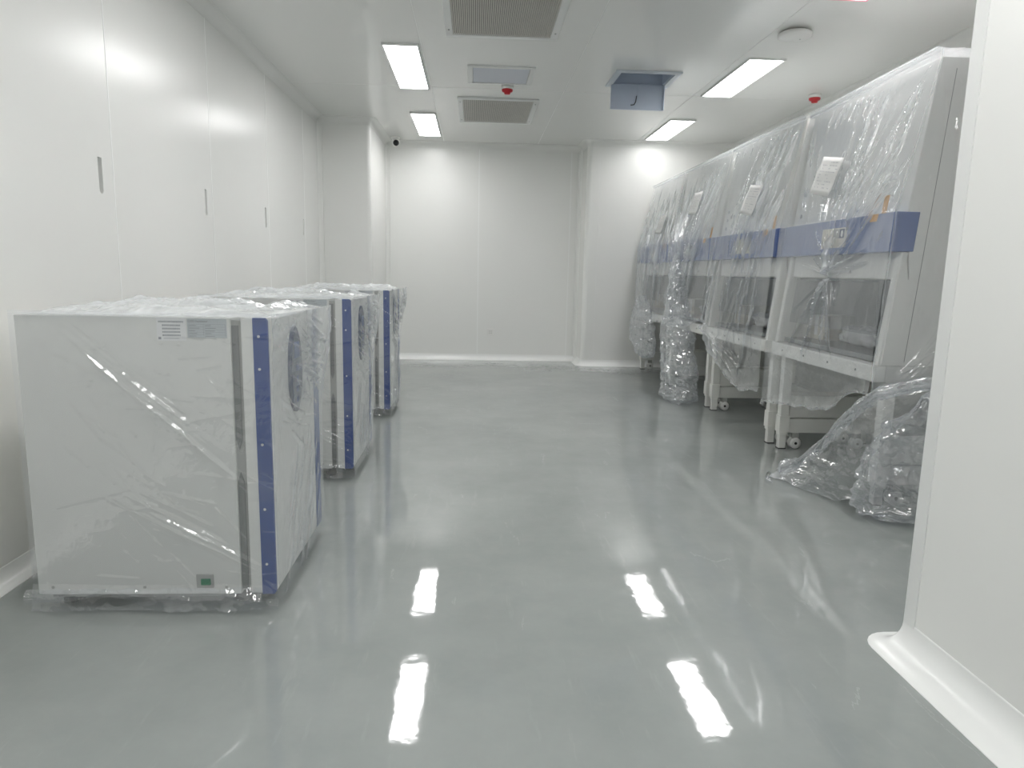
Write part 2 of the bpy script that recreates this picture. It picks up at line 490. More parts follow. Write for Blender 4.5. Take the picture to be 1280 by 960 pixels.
# coved corner strips: sweep of a concave quarter round; path entries (x, y, nx, ny) with n pointing into the room
def cove(name, path, r, zbase, up, mat='cove', lip=0.006, label=None):
    bm = bmesh.new(); rings = []
    prof = [(r+0.004, 0.0), (r+0.004, 0.003)]
    for k in range(9):
        t = math.pi/2*k/8
        prof.append((r*(1-math.sin(t))+0.002, r*(1-math.cos(t))+0.003))
    prof += [(0.002, r+lip), (0.0, r+lip)]
    for (x, y, nx, ny) in path:
        rings.append([bm.verts.new((x+nx*d, y+ny*d, zbase+(z if up else -z))) for d, z in prof])
    for a, b in zip(rings[:-1], rings[1:]):
        for k in range(len(prof)-1):
            bm.faces.new((a[k], b[k], b[k+1], a[k+1]))
    o = bm_obj(name, bm, mat, None, True)
    return struct(o, label)

CR = 0.06
cove('baseboard_left', [(XL, YN, 1, 0), (XL, COLY, 1, 0)], CR, 0, True, label='white coved strip at the foot of the left wall')
corner = [(COLX-pr, COLY+pr, math.sin(math.radians(a)), -math.cos(math.radians(a))) for a in (0, 15, 30, 45, 60, 75, 90)]
pil = [(XL, COLY, 0, -1)] + [(x+pr*nx, y+pr*ny, nx, ny) for x, y, nx, ny in corner] + [(COLX, YB, 1, 0)]
cove('baseboard_pillar', pil, CR, 0, True, label='white coved strip around the foot of the pillar')
cove('baseboard_back', [(COLX, YB, 0, -1), (1.40, YB, 0, -1)], 0.07, 0, True, label='white coved strip at the foot of the far wall')
bc = [(1.40, YB, -1, 0)] + [(1.46-0.06*math.cos(math.radians(a)), YB2+0.06-0.06*math.sin(math.radians(a)), -math.cos(math.radians(a)), -math.sin(math.radians(a))) for a in (0, 22, 45, 67, 90)] + [(XR, YB2, 0, -1)]
cove('baseboard_back_right', bc, 0.07, 0, True, label='white coved strip below the forward section of the far wall')
cove('baseboard_right', [(XR, PY, -1, 0), (XR, YB2, -1, 0)], CR, 0, True, label='white coved strip along the wall behind the cabinets')
pc = [(PX, YN, -1, 0)] + [(PX, PY-0.002, -math.cos(math.radians(a)), math.sin(math.radians(a))) for a in (0, 15, 30, 45, 60, 75, 90)] + [(XR, PY, 0, 1)]
cove('baseboard_partition', pc, 0.095, 0, True, lip=0.01, label='wide white coved strip at the foot of the near right wall')
# ceiling coves
cove('trim_1', [(XL, YN, 1, 0), (XL, COLY, 1, 0)], 0.07, H, False, 'wall', label='rounded strip between left wall and ceiling')
cove('trim_2', pil, 0.07, H, False, 'wall', label='rounded strip between pillar and ceiling')
cove('trim_3', [(COLX, YB, 0, -1), (1.40, YB, 0, -1)], 0.07, H, False, 'wall', label='rounded strip between far wall and ceiling')
cove('trim_4', bc, 0.07, H, False, 'wall', label='rounded strip between forward far wall and ceiling')
cove('trim_5', [(XR, PY, -1, 0), (XR, YB2, -1, 0)], 0.07, H, False, 'wall', label='rounded strip between right wall and ceiling')
# vertical coves in inner corners
def vcove(name, x, y, sx, sy, r, label):
    bm = bmesh.new(); pts = []
    for k in range(9):
        t = math.pi/2*k/8
        pts.append((x+sx*(r*(1-math.sin(t))), y+sy*(r*(1-math.cos(t)))))
    pts.append((x, y))
    A = [bm.verts.new((p[0], p[1], 0.0)) for p in pts]; B = [bm.verts.new((p[0], p[1], H)) for p in pts]
    n = len(pts)
    for i in range(n): bm.faces.new((A[i], A[(i+1) % n], B[(i+1) % n], B[i]))
    o = bm_obj(name, bm, 'wall', None)
    for p in o.data.polygons: p.use_smooth = True
    struct(o, label)
vcove('trim_6', XL, COLY, 1, -1, 0.05, 'rounded vertical corner strip left of the pillar')
vcove('trim_7', COLX, YB, 1, -1, 0.05, 'rounded vertical corner strip right of the pillar')
vcove('trim_8', 1.40, YB, -1, -1, 0.05, 'rounded vertical corner strip where the far wall steps forward')
# corner profile on the near partition
pts = [(PX-0.003, PY-0.058), (PX-0.003, PY-0.006)] + arc(PX+0.005, PY-0.005, 0.008, 180, 90, 4) + [(PX+0.058, PY+0.003), (PX+0.058, PY-0.001), (PX+0.0, PY-0.0005), (PX+0.001, PY-0.058)]
struct(footprint('trim_9', pts, 0.095, H-0.001, 'frame'), 'slim corner profile on the edge of the near right wall')

# ================================================================== CEILING FITTINGS
def ceiling_light(x0, x1, y0, y1, label, edge='frame', glow='lamp'):
    w, d = x1-x0, y1-y0
    t = thing('ceiling_light', label, 'ceiling light', ((x0+x1)/2, (y0+y1)/2, H), 0, 'recessed panel lamps in the ceiling')
    bm = bmesh.new(); f = 0.014
    for a, b in (((-w/2-f, -d/2-f), (w/2+f, -d/2)), ((-w/2-f, d/2), (w/2+f, d/2+f)), ((-w/2-f, -d/2), (-w/2, d/2)), ((w/2, -d/2), (w/2+f, d/2))):
        add_box(bm, (a[0], a[1], -0.016), (b[0], b[1], 0.0), 0.002, 1)
    bm_obj('frame', bm, edge, t)
    box('diffuser', (-w/2, -d/2, -0.003), (w/2, d/2, -0.0005), glow, t)
    return t
ceiling_light(-0.70, -0.45, 5.52, 6.75, 'bright panel lamp on the left, nearer of the two, above the incubators')
ceiling_light(-0.70, -0.45, 7.79, 9.01, 'small looking far left panel lamp close to the dome camera', glow='lamp_far')
ceiling_light(2.08, 2.34, 5.53, 6.66, 'bright panel lamp beside the open blue ceiling hatch, nearer one on the right')
ceiling_light(2.08, 2.34, 7.71, 8.83, 'far right panel lamp just in front of the far wall', glow='lamp_end')
ceiling_light(2.02, 2.30, 3.2, 4.33, 'panel lamp with pink colour fringing painted on its frame, cut off by the top of the picture', 'pink')
ceiling_light(-0.70, -0.45, 3.25, 4.46, 'panel lamp over the nearest incubator, outside the picture')
ceiling_light(-0.70, -0.45, 0.9, 2.1, 'panel lamp behind the viewer on the left')
ceiling_light(0.62, 0.87, 0.9, 2.1, 'panel lamp behind the viewer on the right')
ceiling_light(-0.05, 0.20, -1.6, -0.4, 'panel lamp at the near end of the room')

def return_grille(x0, x1, y0, y1, label):
    w, d = x1-x0, y1-y0
    t = thing('return_grille', label, 'air grille', ((x0+x1)/2, (y0+y1)/2, H), 0, 'return air grilles in the ceiling')
    f = 0.05
    for a, b in (((-w/2, -d/2), (w/2, -d/2+f)), ((-w/2, d/2-f), (w/2, d/2)), ((-w/2, -d/2+f), (-w/2+f, d/2-f)), ((w/2-f, -d/2+f), (w/2, d/2-f))):
        box('frame_bar', (a[0], a[1], -0.016), (b[0], b[1], 0.0), 'frame', t, 0.003, 1)
    box('plenum', (-w/2+f, -d/2+f, -0.003), (w/2-f, d/2-f, -0.001), 'grille_dark', t)
    bm = bmesh.new(); n = 52
    for k in range(n):
        x = -w/2+f+(w-2*f)*(k+0.5)/n
        add_box(bm, (x-0.0047, -d/2+f, -0.014), (x+0.0047, d/2-f, -0.004))
    s = bm_obj('slats', bm, 'grille', t); s['kind'] = 'stuff'
    for sx in (-1, 1):
        for yy in (-d/2+0.15, d/2-0.15):
            lathe('screw', [(0.006, -0.019), (0.007, -0.016)], 'gap', t, (sx*(w/2-f/2), yy, 0), seg=8)
    return t
return_grille(-0.225, 0.562, 4.17, 5.27, 'beige slatted air grille at the top edge of the picture')
return_grille(-0.19, 0.60, 7.04, 8.14, 'smaller looking slatted air grille between the two far lamps')

# closed access panel
t = thing('access_panel', 'closed rectangular ceiling access panel, pale bluish, in front of the red detector', 'access panel', (0.197, 6.252, H))
w, d = 0.558, 0.535
for a, b in (((-w/2, -d/2), (w/2, -d/2+0.04)), ((-w/2, d/2-0.04), (w/2, d/2)), ((-w/2, -d/2+0.04), (-w/2+0.042, d/2-0.04)), ((w/2-0.042, -d/2+0.04), (w/2, d/2-0.04))):
    box('frame_bar', (a[0], a[1], -0.012), (b[0], b[1], 0), 'frame', t, 0.002, 1)
box('panel', (-w/2+0.046, -d/2+0.044, -0.008), (w/2-0.046, d/2-0.044, 0), plain('hatch_pale', (0.60, 0.63, 0.70), 0.4), t, 0.002, 1)

# open hatch with hanging blue flap
t = thing('ceiling_hatch', 'open blue grey ceiling hatch with its flap hanging down', 'ceiling hatch', ((HX0+HX1)/2, (HY0+HY1)/2, H))
w, d = HX1-HX0, HY1-HY0
f = 0.05
for a, b in (((-w/2-f, -d/2-f), (w/2+f, -d/2)), ((-w/2-f, d/2), (w/2+f, d/2+f*0.9)), ((-w/2-f, -d/2), (-w/2, d/2)), ((w/2, -d/2), (w/2+f, d/2))):
    box('frame_bar', (a[0], a[1], -0.014), (b[0], b[1], 0), plain('hatch_frame', (0.62, 0.66, 0.71), 0.35), t, 0.002, 1)
box('shaft_back', (-w/2, d/2-0.008, 0), (w/2, d/2-0.001, 0.32), 'hatch', t)
box('shaft_side', (-w/2+0.001, -d/2+0.001, 0), (-w/2+0.008, d/2-0.009, 0.32), 'hatch', t)
box('shaft_side', (w/2-0.008, -d/2+0.001, 0), (w/2-0.001, d/2-0.009, 0.32), 'hatch', t)
box('shaft_front', (-w/2+0.009, -d/2+0.001, 0), (w/2-0.009, -d/2+0.008, 0.32), 'hatch', t)
box('shaft_cap', (-w/2, -d/2, 0.32), (w/2, d/2, 0.33), 'hatch', t)
fl = box('flap', (-w/2-0.012, d/2-0.030, -0.215), (w/2+0.012, d/2-0.010, 0.0), 'hatch', t, 0.003, 1)
for sx in (-1, 1):
    box('flap_edge', (sx*(w/2+0.012)-0.012 if sx > 0 else -w/2-0.012, d/2-0.044, -0.215), (sx*(w/2+0.012) if sx > 0 else -w/2, d/2-0.030, -0.01), 'hatch', fl, 0.002, 1)
box('flap_fold', (-0.003, d/2-0.033, -0.20), (0.0, d/2-0.030, -0.005), 'hatch', fl)
tube('pull_cord', [(-0.01, d/2-0.036, -0.10), (-0.016, d/2-0.038, -0.15), (-0.03, d/2-0.038, -0.175), (-0.06, d/2-0.036, -0.178)], 0.0035, 'black', fl, 6)

def detector(x, y, label):
    t = thing('smoke_detector', label, 'smoke detector', (x, y, H), 0, 'red capped smoke detectors')
    lathe('base', [(0.055, 0.0), (0.055, -0.018), (0.05, -0.03)], 'white', t)
    lathe('dust_cap', [(0.050, -0.030), (0.050, -0.040), (0.046, -0.050), (0.030, -0.056), (0.026, -0.070), (0.010, -0.072)], 'red', t)
    return t
detector(0.271, 6.60, 'smoke detector with red cap between the access panel and far grille')
detector(3.073, 6.52, 'smoke detector with red cap above the wrapped cabinets')
t = thing('wireless_disc', 'flat round white disc fixed to the ceiling near the right lamps', 'ceiling device', (2.15, 4.93, H))
lathe('mount', [(0.085, 0.0), (0.085, -0.012)], 'gap2', t, seg=28)
lathe('disc', [(0.10, -0.012), (0.112, -0.018), (0.112, -0.032), (0.10, -0.04), (0.04, -0.043)], 'white', t, seg=36)
lathe('status_dot', [(0.006, -0.042), (0.006, -0.0445)], 'gap2', t, (0.045, 0.02, 0), seg=8)

t = thing('dome_camera', 'small round security camera hung under the ceiling near the pillar', 'security camera', (-1.02, 9.20, H))
lathe('mount_plate', [(0.055, 0.0), (0.055, -0.02), (0.045, -0.028)], 'white', t)
bm = bmesh.new()
bmesh.ops.create_uvsphere(bm, u_segments=24, v_segments=14, radius=0.056)
for v in bm.verts: v.co.z -= 0.07
bm_obj('ball_housing', bm, 'white', t, True)
lathe('lens_ring', [(0.036, -0.040), (0.036, -0.052), (0.028, -0.056)], 'black', t, (0.012, 0, -0.082), 'y')
bm = bmesh.new(); bmesh.ops.create_uvsphere(bm, u_segments=14, v_segments=8, radius=0.02)
for v in bm.verts: v.co += Vector((0.012, -0.05, -0.082))
bm_obj('lens', bm, 'lens', t, True)

# sockets
t = thing('wall_socket', 'white square power socket low on the far wall', 'socket', (0.22, YB, 0.383), 0, 'wall sockets')
box('plate', (-0.045, -0.010, -0.045), (0.045, 0, 0.045), 'white', t, 0.004)
for xx in (-0.012, 0.012): box('pin_hole', (xx-0.003, -0.0108, 0.006), (xx+0.003, -0.0098, 0.018), 'gap', t)
for xx in (-0.012, 0.012): box('pin_hole', (xx-0.003, -0.0108, -0.02), (xx+0.003, -0.0098, -0.008), 'gap', t)
t = thing('wall_socket', 'white socket on the left wall behind the nearest incubator', 'socket', (XL, 2.535, 0.343), 0, 'wall sockets')
box('plate', (0, -0.045, -0.045), (0.010, 0.045, 0.045), 'white', t, 0.004)
for yy in (-0.012, 0.012): box('pin_hole', (0.0098, yy-0.003, -0.008), (0.0108, yy+0.003, 0.008), 'gap', t)

# ================================================================== INCUBATORS
def text_mesh(name, body, size, mat, parent, loc, rot):
    cu = bpy.data.curves.new(name, 'FONT'); cu.body = body; cu.size = size
    tmp = bpy.data.objects.new(name, cu); COL.objects.link(tmp)
    dg = bpy.context.evaluated_depsgraph_get()
    me = bpy.data.meshes.new_from_object(tmp.evaluated_get(dg))
    bpy.data.objects.remove(tmp, do_unlink=True)
    me.materials.clear()
    o = link(name, me, mat, parent); o.location = loc; o.rotation_euler = rot
    return o

ID, IW, IZ0, IZ1 = 0.81, 0.73, 0.058, 1.03
def incubator(label):
    t = thing('incubator', label, 'incubator', group='wrapped incubators along the left wall')
    body = box('body', (-ID, 0, IZ0), (-0.119, IW, IZ1), 'cab', t, 0.004)
    for x in (-0.76, -0.45, -0.17):
        lathe('screw', [(0.005, -0.0025), (0.006, 0.0)], 'gap2', body, (x, 0, 0.085), 'y', 8)
    # channel between body and door with pointed dark gaskets
    box('channel', (-0.120, 0.012, IZ0+0.01), (-0.084, IW-0.012, IZ1-0.008), 'gap2', t)
    for z0, z1, tip in ((0.075, 0.50, 1), (0.58, 1.005, -1)):
        bm = bmesh.new()
        if tip > 0: pts = [(-0.118, z0), (-0.096, z0), (-0.096, z1-0.035), (-0.107, z1), (-0.118, z1-0.035)]
        else: pts = [(-0.107, z0), (-0.096, z0+0.035), (-0.096, z1), (-0.118, z1), (-0.118, z0+0.035)]
        add_prism(bm, pts, 0.008, 0.02)
        bm_obj('gasket', bm, 'gap', t)
    door = box('door', (-0.086, 0, IZ0+0.002), (0, IW, IZ1), 'cab2', t, 0.006)
    for y0, y1 in ((-0.003, 0.012), (IW-0.012, IW+0.003)):
        tr = prism('edge_trim', [(-0.046, IZ0), (-0.004, IZ0), (0.003, IZ0+0.01), (0.003, IZ1-0.008), (-0.004, IZ1+0.002), (-0.046, IZ1+0.002)], y0, y1, 'blue', door, 0.002)
        tr['label'] = 'blue edge trim'
    for z in (0.97, 0.86, 0.60, 0.37, 0.17):
        lathe('screw', [(0.0042, -0.0055), (0.005, -0.003)], 'white', door, (-0.027, 0, z), 'y', 8)
    # control panel and handle on the door front
    bm = bmesh.new(); add_lathe(bm, [(0.90, 0.014), (1.0, 0.010), (1.0, -0.001)], axis='x', seg=40)
    for v in bm.verts: v.co = Vector((v.co.x, 0.33+v.co.y*0.085, 0.815+v.co.z*0.165))
    cp = bm_obj('control_panel', bm, 'navy', door)
    cp['label'] = 'navy oval control panel on the door front'
    box('display', (0.0135, 0.295, 0.86), (0.0155, 0.365, 0.92), 'blue2', cp, 0.0006, 1)
    for z in (0.70, 0.74, 0.78, 0.82):
        box('key', (0.0135, 0.315, z-0.010), (0.0155, 0.345, z+0.010), 'blue', cp, 0.0006, 1)
    fe = box('front_edge_trim', (-0.001, IW-0.085, IZ0+0.004), (0.004, IW-0.013, IZ1-0.004), 'blue', door, 0.002, 1)
    fe['label'] = 'blue vertical trim along the far edge of the door'
    # stickers on the side
    lb = box('sticker', (-0.356, -0.0012, 0.952), (-0.262, 0.0, 1.027), 'paper', body); lb['label'] = 'white bar code sticker'
    bm = bmesh.new(); rr = random.Random(3)
    for k, (z, a, b) in enumerate(((1.015, -0.350, -0.270), (1.003, -0.338, -0.280), (0.992, -0.338, -0.280), (0.981, -0.338, -0.280), (0.970, -0.338, -0.280))):
        x = a
        while x < b:
            ww = rr.uniform(0.002, 0.005); add_box(bm, (x, -0.0017, z-0.0028), (min(x+ww, b), -0.0011, z+0.0028)); x += ww+0.0015
    add_box(bm, (-0.352, -0.0017, 0.956), (-0.343, -0.0011, 0.964)); add_box(bm, (-0.335, -0.0017, 0.959), (-0.285, -0.0011, 0.9605))
    o = bm_obj('print', bm, 'ink2', lb); o['kind'] = 'stuff'
    pl = box('rating_plate', (-0.258, -0.0012, 0.963), (-0.130, 0.0, 1.026), 'plate', body); pl['label'] = 'pale metal rating plate'
    text_mesh('plate_title', 'CO2 Incubator', 0.0105, 'ink', pl, (-0.255, -0.0016, 1.0145), (math.pi/2, 0, 0))
    bm = bmesh.new()
    for r in range(5):
        z = 1.008-r*0.0088
        add_box(bm, (-0.254, -0.0016, z-0.0004), (-0.134, -0.0011, z+0.0004))
        for (a, b) in ((-0.252, -0.215), (-0.200, -0.165)):
            add_box(bm, (a, -0.0016, z-0.0055), (a+(b-a)*rr.uniform(0.5, 1), -0.0011, z-0.003))
    for x in (-0.254, -0.205, -0.134): add_box(bm, (x-0.0004, -0.0016, 0.968), (x+0.0004, -0.0011, 1.008))
    o = bm_obj('print', bm, 'ink2', pl); o['kind'] = 'stuff'
    sw = box('switch_plate', (-0.272, -0.003, 0.082), (-0.212, 0.0, 0.133), 'gap2', body, 0.002, 1)
    sw['label'] = 'power switch with green rocker'
    box('rocker', (-0.256, -0.007, 0.093), (-0.222, -0.002, 0.117), 'green', sw, 0.002, 1)
    for x in (-0.10, -0.70):
        for y in (0.09, IW-0.09):
            lathe('foot', [(0.03, 0.0), (0.033, 0.006), (0.03, 0.03), (0.014, 0.034), (0.014, IZ0+0.002)], 'black', t, (x-0.045, y, 0), seg=16)
    box('base_frame', (-ID+0.03, 0.03, 0.036), (-0.15, IW-0.03, IZ0+0.003), 'gap', t)
    return t

def copy_tree(o, parent=None):
    c = o.copy(); COL.objects.link(c)
    if parent is not None:
        c.parent = parent
    for ch in o.children: copy_tree(ch, c)
    return c
IY = [2.352, 3.93, 5.69]
IX = -0.69
inc = incubator('nearest wrapped incubator with bar code sticker and green switch in view')
spots = [(inc, IY[0], None), (None, IY[1], 'middle wrapped incubator, partly hidden behind the nearest one'), (None, IY[2], 'farthest wrapped incubator, next to the pillar')]
src_children = True
for o, y, lab in spots:
    if o is None:
        o = copy_tree(inc); o['label'] = lab
    o.location = (IX, y, 0)

def incubator_cover(y, label, seed):
    t = thing('plastic_cover', label, 'plastic wrap', (IX, y, 0), 0, 'stretch film around the incubators')
    r = random.Random(seed)
    # creases on the side that faces the viewer, in local (x, z)
    L = []
    for k in range(16):
        o = r.gauss(0, 0.035); a = r.uniform(0, 0.45); b = r.uniform(0.55, 1.05)
        p = lambda q: (-0.70+0.60*q, 1.00-0.52*q+o)
        L.append((*p(a), *p(b), r.uniform(0.003, 0.007), r.uniform(0.004, 0.009)))
    for k in range(9):
        o = r.gauss(0, 0.03); a = r.uniform(0, 0.4); b = r.uniform(0.6, 1.05)
        p = lambda q: (-0.60+0.60*q, 0.46-0.32*q+o)
        L.append((*p(a), *p(b), r.uniform(0.003, 0.008), r.uniform(0.004, 0.010)))
    for k in range(110):
        x, z, an, ln = r.uniform(-0.8, 0.02), r.uniform(0.1, 1.0), r.uniform(-1.0, 0.3), r.uniform(0.04, 0.22)
        L.append((x, z, x+ln*math.cos(an), z+ln*math.sin(an), r.uniform(0.002, 0.005), r.uniform(0.002, 0.006)))
    def side(U, V):
        x = -ID-0.012+(ID+0.028)*U; z = 0.012+(IZ1+0.004)*V
        P0 = np.stack([x, z, np.full_like(x, seed)], 1)
        band = np.exp(-((z-(1.0-0.87*(x+0.70)))/0.10)**2)*(z > 0.4)
        rd = ridges(x, z, L, seed)
        n = ridged(P0, 9, seed, 3)
        y_ = -0.006-rd-0.002*np.clip(n, 0, 2)-0.004*vnoise(P0, 3, seed)
        low = np.clip((0.10-z)/0.1, 0, 1)
        y_ -= low*(0.02+0.03*np.clip(n, 0, 1.5))
        hz = 0.05+0.13*band*np.clip(n+0.4, 0, 1)+4.0*rd+0.22*low*np.clip(n, 0, 1)
        return np.stack([x, y_, z], 1), hz
    film_sheet('side_film', t, 210, 250, side)
    # front of the door, bulging at the top
    LF = []
    for k in range(50):
        y0 = r.uniform(0.04, 0.40); z0 = r.uniform(0.60, 1.02); an = r.uniform(0.3, 0.9); ln = r.uniform(0.12, 0.40)
        LF.append((y0, z0, y0+ln*math.cos(an), z0-ln*math.sin(an)*0.5, 0.004, r.uniform(0.004, 0.010)))
    for k in range(18):
        y0 = r.uniform(0.2, 0.7); z0 = r.uniform(0.2, 0.6); ln = r.uniform(0.1, 0.4); an = r.uniform(0.9, 1.3)
        LF.append((y0, z0, y0-ln*math.cos(an), z0-ln*math.sin(an), 0.005, r.uniform(0.005, 0.012)))
    def front(U, V):
        yy = -0.008+(IW+0.024)*U; z = 0.03+(IZ1-0.015)*V
        P0 = np.stack([yy, z, np.full_like(z, seed+3)], 1)
        n = ridged(P0, 8, seed+4, 4)
        rd = ridges(yy, z, LF, seed+1)
        top = np.clip((z-0.55)/0.45, 0, 1); top = top*top*(3-2*top)
        far = np.clip(yy/IW, 0, 1)
        bul = 0.012+0.040*top*np.sin(np.pi*np.clip(far, 0, 1))**0.7+0.045*top*far
        x_ = bul+1.3*rd+0.010*np.clip(n, 0, 2)*(0.3+top)
        hz = 0.09+0.72*top*np.clip((far-0.25)*2.4, 0, 1)+0.40*top*np.clip(n, 0, 1)+9*rd
        return np.stack([x_, yy, z], 1), hz
    film_sheet('front_film', t, 150, 210, front)
    def topf(U, V):
        x = -ID-0.014+(ID+0.055)*U; yy = -0.012+(IW+0.03)*V
        P0 = np.stack([x, yy, np.full_like(x, seed+8)], 1)
        n = ridged(P0, 6, seed+6, 4)
        e = np.minimum(np.minimum(U, 1-U)*6, np.minimum(V, 1-V)*6); e = np.clip(e, 0, 1)
        z = IZ1+0.004+e*(0.010+0.042*np.clip(n, 0, 1.5)*(0.45+0.8*V))
        hz = 0.50+0.40*np.clip(n, 0, 1)
        return np.stack([x, yy, z], 1), hz
    film_sheet('top_film', t, 170, 150, topf)
    # loose lower edge of the film, tucked and crumpled towards the floor
    def hem(U, V):
        x = -ID-0.03+0.80*U
        P0 = np.stack([x, V*0.08, np.full_like(x, seed*2.3)], 1)
        n = ridged(P0, 16, seed+2, 3)
        n2 = vnoise(np.stack([x, 0*x, 0*x+seed], 1), 7, seed+3)
        rag = 0.25+0.75*n2
        z = 0.085-(0.080*rag)*V+0.010*(vnoise(P0, 22, seed)-0.5)
        y_ = -0.012-0.030*np.sin(V*2.6)*n2-0.018*np.clip(n, 0, 1.4)
        return np.stack([x, y_, np.maximum(z, 0.004)], 1), 0.05+0.14*np.clip(n, 0, 1)*(1-U*0.5)
    film_sheet('hem_film', t, 190, 26, hem)
    return t
incubator_cover(IY[0], 'clear crinkled stretch film wrapped around the nearest incubator', 1)
incubator_cover(IY[1], 'clear crinkled stretch film wrapped around the middle incubator', 2)
incubator_cover(IY[2], 'clear crinkled stretch film wrapped around the farthest incubator', 3)

# ================================================================== SAFETY CABINETS
def cabinet(W, label):
    t = thing('safety_cabinet', label, 'lab cabinet', group='wrapped safety cabinets in a row on the right')
    # upper housing with sloped front
    up = prism('upper_housing', [(0.055, 1.54), (0.145, 2.272), (0.86, 2.272), (0.86, 1.20), (0.10, 1.20), (0.085, 1.34)], 0.0, W, 'cab2', t, 0.004)
    # sloping side cheeks left and right of the work opening
    for y0, y1 in ((0.0, 0.055), (W-0.055, W)):
        ck = prism('side_cheek', [(0.0, 0.76), (0.86, 0.76), (0.86, 1.199), (0.095, 1.199), (0.07, 1.34), (0.052, 1.34)], y0, y1, 'cab2', t, 0.003)
        prism('front_post', [(-0.012, 0.76), (0.024, 0.76), (0.086, 1.338), (0.050, 1.338)], y0+0.004, y1-0.004, 'cab2', ck, 0.003)
    for yy in (-0.0008, W-0.0002):      # seam line on the outer side
        prism('side_seam', [(0.12, 0.78), (0.123, 0.78), (0.225, 2.22), (0.222, 2.22)], yy, yy+0.001, 'gap', up)
    # blue control band
    band = prism('control_band', [(-0.008, 1.342), (0.0, 1.538), (0.12, 1.538), (0.105, 1.342)], -0.004, W+0.004, 'blue2', t, 0.004)
    band['label'] = 'blue control band'
    dp = prism('display_unit', [(-0.013, 1.378), (-0.008, 1.490), (-0.002, 1.490), (-0.006, 1.378)], 0.46, 0.74, 'carton', band, 0.001)
    prism('screen', [(-0.0135, 1.43), (-0.0112, 1.482), (-0.010, 1.482), (-0.012, 1.43)], 0.535, 0.60, 'gap2', dp)
    prism('screen', [(-0.0135, 1.43), (-0.0112, 1.482), (-0.010, 1.482), (-0.012, 1.43)], 0.475, 0.53, 'navy', dp)
    bm = bmesh.new(); add_lathe(bm, [(1.0, -0.001), (1.0, 0.001)], axis='x', seg=16)
    for v in bm.verts: v.co = Vector((-0.0135+v.co.x, 0.50+v.co.y*0.010, 1.455+v.co.z*0.019))
    bm_obj('button', bm, 'white', dp)
    # sash frame, pane, interior
    prism('sash_frame', [(0.058, 1.205), (0.064, 1.34), (0.085, 1.34), (0.080, 1.205)], 0.056, W-0.056, 'cab', t, 0.002)
    prism('handle_strip', [(0.048, 1.235), (0.050, 1.25), (0.060, 1.25), (0.060, 1.235)], W*0.38, W*0.62, 'white', t, 0.001)
    prism('sash_pane', [(0.057, 0.90), (0.088, 1.20), (0.092, 1.20), (0.061, 0.90)], 0.057, W-0.057, 'glass', t)
    box('rear_liner', (0.66, 0.056, 0.80), (0.68, W-0.056, 1.199), 'steel', t)
    box('liner_roof', (0.11, 0.056, 1.185), (0.66, W-0.056, 1.199), 'steel', t)
    box('work_surface', (0.03, 0.056, 0.765), (0.659, W-0.056, 0.795), 'steel', t, 0.004)
    # arm rest rail with bolts
    rail = box('front_rail', (-0.03, 0.0, 0.672), (0.03, W, 0.759), 'cab2', t, 0.005)
    for k in range(4):
        lathe('bolt', [(0.006, -0.033), (0.007, -0.030)], 'gap', rail, (0, W*(0.14+0.24*k), 0.715), 'x', 8)
    box('under_tray', (0.031, 0.002, 0.672), (0.86, W-0.002, 0.759), 'cab', t, 0.003)
    # warning sticker column on the far side of the hood, orange sticker on the near side
    def hx(z): return 0.055+0.09*(z-1.54)/0.722
    st = prism('sticker', [(hx(1.56)-0.001, 1.56), (hx(1.78)-0.001, 1.78), (hx(1.78)+0.001, 1.78), (hx(1.56)+0.001, 1.56)], W-0.14, W-0.05, 'paper', up)
    for z in (1.60, 1.67, 1.74):
        bm = bmesh.new(); add_lathe(bm, [(0.018, -0.0008), (0.018, 0.0008)], axis='x', seg=12)
        o = bm_obj('sticker_mark', bm, 'ink2', st); o.location = (hx(z)-0.0012, W-0.095, z)
    prism('orange_sticker', [(-0.0095, 1.50), (-0.0008, 1.539), (0.0, 1.539), (-0.008, 1.50)], 0.16, 0.225, 'orange', band)
    prism('orange_sticker', [(hx(1.545)-0.0012, 1.545), (hx(1.64)-0.0012, 1.64), (hx(1.64)+0.001, 1.64), (hx(1.545)+0.001, 1.545)], 0.19, 0.235, 'orange', up)
    # stand
    for y0 in (0.012, W-0.072):
        for x0 in (0.045, 0.74):
            leg = box('leg', (x0, y0, 0.10), (x0+0.06, y0+0.06, 0.672), 'cab2', t, 0.004)
            box('leg_sleeve', (x0-0.006, y0-0.006, 0.12), (x0+0.066, y0+0.066, 0.24), 'cab2', leg, 0.004)
            box('levelling_foot', (x0+0.006, y0+0.006, 0.004), (x0+0.054, y0+0.054, 0.11), 'cab', leg, 0.003)
            box('pad', (x0+0.003, y0+0.003, 0.0), (x0+0.057, y0+0.057, 0.006), 'black', leg)
        box('side_panel', (0.105, y0+0.016, 0.225), (0.74, y0+0.042, 0.38), 'cab', t, 0.003)
        box('base_bar', (0.105, y0+0.010, 0.115), (0.74, y0+0.050, 0.215), 'cab', t, 0.004)
        for x0 in (0.17, 0.62):
            for dy in (0.0, 0.034):
                cs = box('caster', (x0-0.022, y0+0.006+dy, 0.07), (x0+0.022, y0+0.024+dy, 0.115), 'gap2', t, 0.003)
                lathe('wheel', [(0.022, -0.013), (0.040, -0.010), (0.040, 0.010), (0.022, 0.013)], 'white', cs, (x0, y0+0.015+dy, 0.041), 'y', 18)
                lathe('axle', [(0.010, -0.016), (0.010, 0.016)], 'black', cs, (x0, y0+0.015+dy, 0.041), 'y', 10)
    box('rear_beam', (0.745, 0.075, 0.20), (0.795, W-0.075, 0.26), 'cab', t, 0.003)
    box('upper_beam', (0.745, 0.075, 0.60), (0.795, W-0.075, 0.66), 'cab', t, 0.003)
    return t

